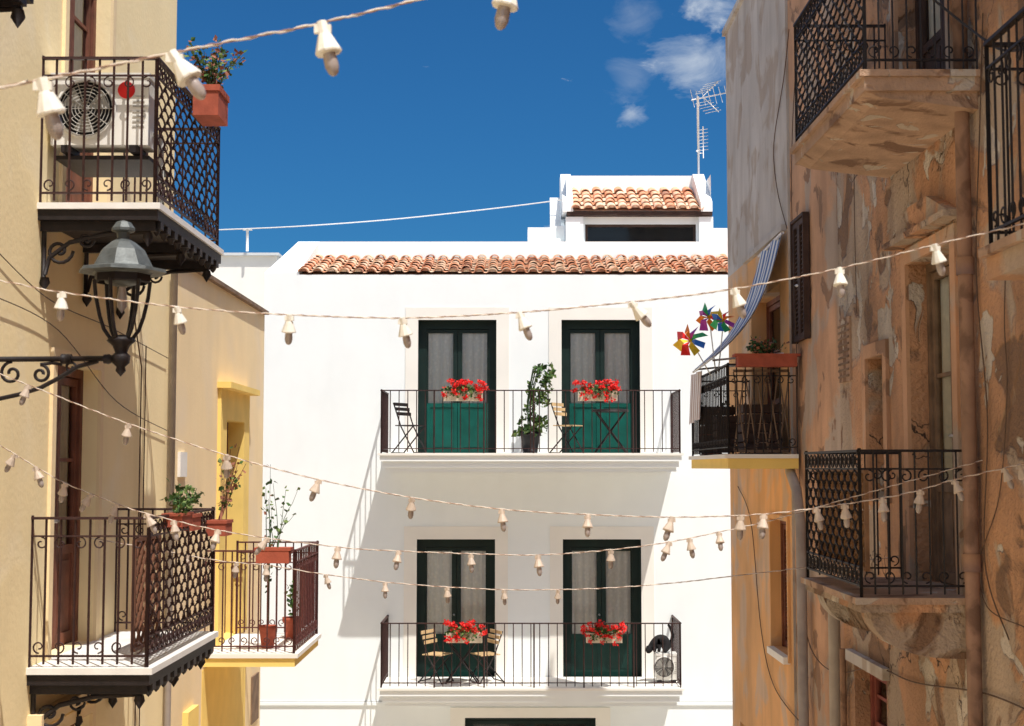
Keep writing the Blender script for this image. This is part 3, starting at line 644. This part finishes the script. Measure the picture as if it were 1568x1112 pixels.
# ---------------- cat crouching on the air conditioner, looking down to the left
cxx=xu(1012,1022,24.4); cz=ZB2+.09+.426; me=bpy.data.meshes.new('black_cat')
pts=[((.10,.05,.10),.10),((.05,.04,.22),.11),((-.06,.0,.22),.095),((-.14,-.05,.12),.065),((-.20,-.09,.05),.072),((-.25,-.13,.01),.04),
 ((-.10,-.10,.10),.035),((-.12,-.12,.02),.028),((-.03,-.12,.12),.035),((-.05,-.13,.02),.028),((.08,-.06,.06),.055),((.04,-.12,.02),.03),((.17,.08,.12),.035),((.21,.06,.28),.028),((.17,.02,.40),.026),((.12,.0,.47),.02),
 ((-.18,-.04,.13),.02),((-.24,-.08,.12),.02)]
ed=[(0,1),(1,2),(2,3),(3,4),(4,5),(3,6),(6,7),(3,8),(8,9),(0,10),(10,11),(0,12),(12,13),(13,14),(14,15),(4,16),(4,17)]
me.from_pydata([(p[0]+cxx,p[1]+24.4,p[2]+cz) for p,_ in pts],ed,[]); cat=bpy.data.objects.new('black_cat',me); bpy.context.collection.objects.link(cat)
cat.modifiers.new('skin','SKIN'); 
for i,(p,r) in enumerate(pts): me.skin_vertices[0].data[i].radius=(r,r)
me.skin_vertices[0].data[0].use_root=True
sd=cat.modifiers.new('sub','SUBSURF'); sd.levels=2; sd.render_levels=2; me.materials.append(furb)
# ---------------- street lamp
m=M(); YL=8.5; xl=xu(187,450,YL); C=lambda v:zv(v,YL)
O=(xl,YL,0)
m.lathe([(.0,C(337)),(.045,C(341)),(.07,C(350)),(.07,C(354)),(.04,C(357)),(.035,C(366)),(.075,C(372)),(.13,C(384)),(.17,C(404)),(.18,C(409)),(.255,C(413)),(.26,C(418)),(.18,C(419)),(.17,C(421)),(.0,C(421))],O,(0,0,1),lampm,8,False)
m.lathe([(.165,C(421)),(.165,C(432)),(.15,C(434)),(.15,C(423))],O,(0,0,1),ironb,8,False)
m.lathe([(.11,C(423)),(.10,C(434)),(.05,C(438)),(0,C(438))],O,(0,0,1),lampm,16)
for i in range(6):
    q=i*math.pi/3+.35; d=Vector((math.cos(q),math.sin(q),0)); m.tube([Vector((xl,YL,C(v)))+d*r for v,r in ((430,.16),(455,.15),(485,.125),(505,.10),(520,.06),(526,.03))],.012,ironb,5)
m.lathe([(.02,C(440)),(.028,C(455)),(.028,C(470)),(0,C(480))],O,(0,0,1),bulbm,10)
m.lathe([(.0,C(512)),(.07,C(517)),(.085,C(522)),(.05,C(530)),(.035,C(540)),(.055,C(545)),(.05,C(556)),(.025,C(562)),(.03,C(568)),(0,C(577))],O,(0,0,1),ironb,10)
m.tube([(xl,YL,C(549)),(XL,YL,C(551))],.016,ironb,6); m.lathe([(.03,0),(.03,.06)],(xl-.35,YL,C(550)),(1,0,0),ironb,8); m.lathe([(.026,0),(.03,.03),(.02,.05)],(xl-.1,YL,C(550)),(1,0,0),ironb,8)
ex=Vector((1,0,0)); ez=Vector((0,0,1))
def LP(u,v): return atY(u,v,YL)
m.tube(spiral(LP(62,573),ex,ez,.055,.015,math.pi/2,math.pi/2-8,24),.010,ironb,5); m.tube(spiral(LP(18,572),ex,ez,.07,.015,math.pi/2,math.pi/2+8,24),.010,ironb,5)
m.tube([LP(150,553),LP(118,562),LP(92,578),LP(62,594),LP(30,604),LP(-20,615),LP(-80,640)],.013,ironb,6)
m.tube(spiral(LP(-30,590),ex,ez,.09,.02,0,8,24),.011,ironb,5); m.tube([LP(95,558),LP(80,556),LP(62,558)],.010,ironb,5); m.tube(spiral(LP(108,563),ex,ez,.035,.01,0,7,16),.008,ironb,5)
m.box(XL,XL+.03,YL-.05,YL+.05,C(680),C(520),ironb)
m.build('street_lamp')
# ---------------- string lights
def cr(pts,t):
    n=len(pts)-1; i=min(int(t),n-1); f=t-i
    P=[pts[max(0,i-1)],pts[i],pts[i+1],pts[min(n,i+2)]]
    return .5*((2*P[1])+(P[2]-P[0])*f+(2*P[0]-5*P[1]+4*P[2]-P[3])*f*f+(3*P[1]-P[0]-3*P[2]+P[3])*f**3)
def bulb(m,p,sc,tilt,sk_):
    ax=Vector((math.sin(tilt)*1,U(-.3,.3),-math.cos(tilt))); ax.normalize()
    P=lambda L_:[(a*sc,b*sc) for a,b in L_]
    m.lathe(P([(.0,-.014),(.011,-.014),(.013,.014),(.0145,.016)]),p,ax,sk_,8,False)
    m.lathe(P([(.0145,.016),(.029,.054),(.028,.058),(.015,.059)]),p,ax,sk_,10,False)
    m.box(p.x-.018*sc,p.x+.018*sc,p.y-.007*sc,p.y+.007*sc,p.z-.012*sc,p.z+.006*sc,sk_)
    m.lathe(P([(.013,.058),(.015,.070),(.0155,.088),(.011,.102),(.005,.108),(0,.109)]),p,ax,bulbm,12)
def string(name,wp,Y0,Y1,bulbs,rr,sc=1.,sk_=None):
    sk_=sk_ or sock
    u0,u1=wp[0][0],wp[-1][0]
    dep=lambda u:Y0+(Y1-Y0)*(u-u0)/(u1-u0)
    pts=[atY(u,v,dep(u)) for u,v in wp]
    d=(pts[0]-pts[1]).normalized()
    if pts[0].x>XL+.05: t=(XL-pts[0].x)/d.x; pts=[pts[0]+d*t]+pts
    d=(pts[-1]-pts[-2]).normalized()
    if pts[-1].x<XR-.05: t=(XR-pts[-1].x)/d.x; pts=pts+[pts[-1]+d*t]
    dense=[cr(pts,i/12) for i in range(12*(len(pts)-1)+1)]
    m=M(); L=[0]
    for a,b in zip(dense,dense[1:]): L.append(L[-1]+(b-a).length)
    def at(s):
        lo=0
        while lo<len(L)-2 and L[lo+1]<s: lo+=1
        f=(s-L[lo])/max(1e-6,L[lo+1]-L[lo]); return dense[lo].lerp(dense[lo+1],f)
    st_=.012*max(1,Y0/7); n=int(L[-1]/st_)
    cps=[at(i*L[-1]/n)+Vector((0,U(-1,1),U(-1,1)))*.0012 for i in range(n+1)]
    for ph,mt in ((0,ropec),(math.pi,roped)):
        hp=[c+Vector((0,math.cos(i*.75+ph),math.sin(i*.75+ph)))*rr*.55 for i,c in enumerate(cps)]
        m.tube(hp,rr*(.85 if mt is ropec else .6),mt,5)
    for b in bulbs:
        u=b[0]; 
        best=min(cps,key=lambda c:abs(c.x/c.y*F+CX-u) if c.y>0 else 1e9)
        bulb(m,best+Vector((0,-.005,-.012*sc)),sc*U(.92,1.06),math.radians((b[1] if len(b)>1 else 0)+U(-9,9)),sk_)
    m.build(name)
string('string_lights',[(-60,148),(0,135),(135,108),(270,80),(380,58),(480,38),(640,0),(790,-38),(1000,-100)],3.7,4.1,[(58,8),(262,28),(492,14),(782,-5)],.0038,1.28)
string('string_lights',[(0,430),(90,447),(270,470),(440,482),(620,487),(800,478),(970,462),(1120,443),(1290,410),(1440,373),(1568,343)],6.3,6.0,[(93,0),(270,3),(443,0),(618,20),(797,25),(970,32),(1125,22),(1290,5),(1438,22)],.0032,1.08)
string('string_lights',[(70,600),(200,650),(350,698),(490,735),(630,762),(770,780),(900,788),(1030,792),(1160,788),(1250,778),(1350,763),(1410,750),(1460,735),(1568,710)],8.2,8.0,[(42,-15),(197,-8),(350,-8),(490,-15),(630,-5),(768,0),(898,-8),(1025,-12),(1130,0),(1165,-5),(1250,15),(1290,0),(1350,-5),(1405,0),(1458,15),(1535,20),(1560,15)],.0034,1.08,sock2)
string('string_lights',[(0,682),(50,712),(100,740),(170,768),(230,788),(350,815),(520,838),(615,844),(720,848),(825,850),(935,842),(1025,830),(1100,815),(1180,797),(1240,780)],9.0,9.6,[(25,-30),(57,20),(100,-10),(140,-30),(180,-15),(230,20),(270,10),(335,-10),(410,-30),(520,0),(612,0),(720,0),(825,0),(935,5),(1022,-20),(1053,10),(1100,0)],.0034,1.08,sock2)
string('string_lights',[(240,842),(330,858),(410,866),(500,880),(595,892),(685,899),(770,903),(855,903),(940,900),(1040,892),(1125,882)],11.5,11.8,[(290,0),(365,-10),(410,0),(500,10),(593,0),(685,0),(770,0),(855,0)],.004,1.08,sock2)
# ---------------- cables
def cable(name,pts,r,mat,seg=8):
    m=M(); P=[Vector(p) for p in pts]; m.tube([cr(P,i/seg) for i in range(seg*(len(P)-1)+1)],r,mat,5); m.build(name)
cable('roof_cable',[atY(335,352,28),atY(450,347,28),atY(600,336,28),atY(750,320,28),atY(862,306,27.8)],.012,wirew)
cable('overhead_cable',[Vector((XL+.02,9.3,1.4)),Vector((XL+.03,10.4,1.2)),Vector((XL+.03,12,1.15)),Vector((XL+.03,14,1.05))],.004,wireb)
cable('overhead_cable',[Vector((XL+.03,9.2,1.1)),Vector((XL+.03,10.6,1.0)),Vector((XL+.03,12.2,.55)),Vector((XL+.03,14,.35))],.004,wireb)
XX=XR-.02
for pp,rad in (([(1208,45),(1200,120),(1185,220),(1190,290),(1205,350)],.006),([(1225,25),(1215,160),(1212,300),(1218,480),(1222,640),(1226,780)],.005),
   ([(1228,940),(1245,1000),(1280,1030),(1340,1022),(1400,1045),(1500,1060),(1568,1085)],.006),([(1505,20),(1500,200),(1495,420),(1512,640),(1508,860),(1545,980)],.005),
   ([(1545,300),(1538,480),(1542,600),(1530,760),(1500,860),(1512,930),(1568,960)],.004),([(1130,745),(1150,800),(1165,960),(1185,1050),(1230,1112)],.006),([(1310,150),(1308,300),(1312,480)],.004)):
    cable('wall_cable',[atX(u,v,XX) for u,v in pp],rad,wireb)
cable('overhead_cable',[atY(1430,0,8.5),atY(1480,40,8.2),atY(1530,75,7.6),atY(1568,75,7.2)],.008,wire)
m=M(); xp=XR-.07; m.tube([(xp,9.78,GZ),(xp,9.78,5.5)],.050,pipe,12)
for z in range(-7,5,2): m.lathe([(.060,0),(.060,.12)],(xp,9.78,z+.3),(0,0,1),pipe,12)
m.build('drainpipe')
m=M(); m.tube([(xp,16.2,.1),(xp,16.1,-.05),(xp,15.75,-.25),(xp,15.55,-.6),(xp,15.5,GZ)],.055,pipeg,10); m.build('drainpipe')
m=M(); m.tube([(xp,14.0,GZ),(xp,14.0,-1.3)],.06,pipeg,10); m.tube([(xp+.02,13.75,GZ),(xp+.02,13.75,-1.7)],.03,pipe,8); m.build('drainpipe')
# ---------------- camera, light
cam=bpy.data.cameras.new('camera'); co=bpy.data.objects.new('camera',cam); bpy.context.collection.objects.link(co); bpy.context.scene.camera=co
cam.sensor_width=36; cam.lens=36*F/1568; cam.clip_start=.05; cam.clip_end=3000; co.rotation_euler=(math.pi/2+TH,0,0)
cam.dof.use_dof=True; cam.dof.focus_distance=21; cam.dof.aperture_fstop=7
D=Vector((-.735,1.2,-2.9)).normalized()
sl=bpy.data.lights.new('sun','SUN'); sl.energy=5; sl.angle=math.radians(.5); sl.color=(1,.96,.90)
so=bpy.data.objects.new('sun',sl); bpy.context.collection.objects.link(so); so.rotation_euler=D.to_track_quat('-Z','Y').to_euler()
el=math.asin(-D.z); az=math.atan2(-D.x,-D.y)
w=bpy.data.worlds.new('World'); bpy.context.scene.world=w; w.use_nodes=True; nt=w.node_tree; N=nt.nodes; L=nt.links
bg=N['Background']; bg.inputs[1].default_value=.15
sk=N.new('ShaderNodeTexSky'); sk.sky_type='NISHITA'; sk.sun_disc=False; sk.sun_elevation=el; sk.sun_rotation=az; sk.air_density=1.0; sk.dust_density=1.0; sk.ozone_density=2.0; sk.altitude=0
tc=N.new('ShaderNodeTexCoord')
# clear southern sky: deep blue well away from the sun, bright haze around it
dt=N.new('ShaderNodeVectorMath'); dt.operation='DOT_PRODUCT'; L.new(tc.outputs['Generated'],dt.inputs[0]); dt.inputs[1].default_value=-D
dm=N.new('ShaderNodeMapRange'); dm.inputs[1].default_value=.25; dm.inputs[2].default_value=.75; L.new(dt.outputs['Value'],dm.inputs[0])
tm=N.new('ShaderNodeMix'); tm.data_type='RGBA'; tm.inputs[6].default_value=(.10,.35,.58,1); tm.inputs[7].default_value=(1.4,1.2,1.02,1); L.new(dm.outputs[0],tm.inputs[0])
mu=N.new('ShaderNodeMix'); mu.data_type='RGBA'; mu.blend_type='MULTIPLY'; mu.inputs[0].default_value=1; L.new(sk.outputs[0],mu.inputs[6]); L.new(tm.outputs[2],mu.inputs[7]); col=mu.outputs[2]
no=N.new('ShaderNodeTexNoise'); no.inputs['Scale'].default_value=24; no.inputs['Detail'].default_value=10; no.inputs['Roughness'].default_value=.62; no.inputs['Distortion'].default_value=.5
mp=N.new('ShaderNodeMapping'); mp.inputs['Rotation'].default_value=(0,.6,0); mp.inputs['Scale'].default_value=(1.0,1,2.0); L.new(tc.outputs['Generated'],mp.inputs[0]); L.new(mp.outputs[0],no.inputs['Vector'])
for (u,v,r,dn) in ((1075,90,.046,.62),(1100,10,.040,.85),(965,178,.016,.5),(965,130,.028,.22),(968,22,.028,.22)):
    c=ray(u,v).normalized(); dist=N.new('ShaderNodeVectorMath'); dist.operation='DISTANCE'; L.new(tc.outputs['Generated'],dist.inputs[0]); dist.inputs[1].default_value=c
    a=N.new('ShaderNodeMapRange'); a.inputs[1].default_value=r; a.inputs[2].default_value=0; a.inputs[3].default_value=-.30; a.inputs[4].default_value=.16; L.new(dist.outputs['Value'],a.inputs[0])
    s=N.new('ShaderNodeMath'); s.operation='ADD'; L.new(a.outputs[0],s.inputs[0]); L.new(no.outputs['Fac'],s.inputs[1])
    b=N.new('ShaderNodeMapRange'); b.inputs[1].default_value=.40; b.inputs[2].default_value=.78; b.inputs[3].default_value=0; b.inputs[4].default_value=dn; L.new(s.outputs[0],b.inputs[0])
    x=N.new('ShaderNodeMix'); x.data_type='RGBA'; L.new(b.outputs[0],x.inputs[0]); L.new(col,x.inputs[6]); x.inputs[7].default_value=(4.8,5.2,5.6,1); col=x.outputs[2]
L.new(col,bg.inputs[0])
sc=bpy.context.scene; sc.view_settings.view_transform='Standard'; sc.view_settings.look='None'; sc.view_settings.exposure=0
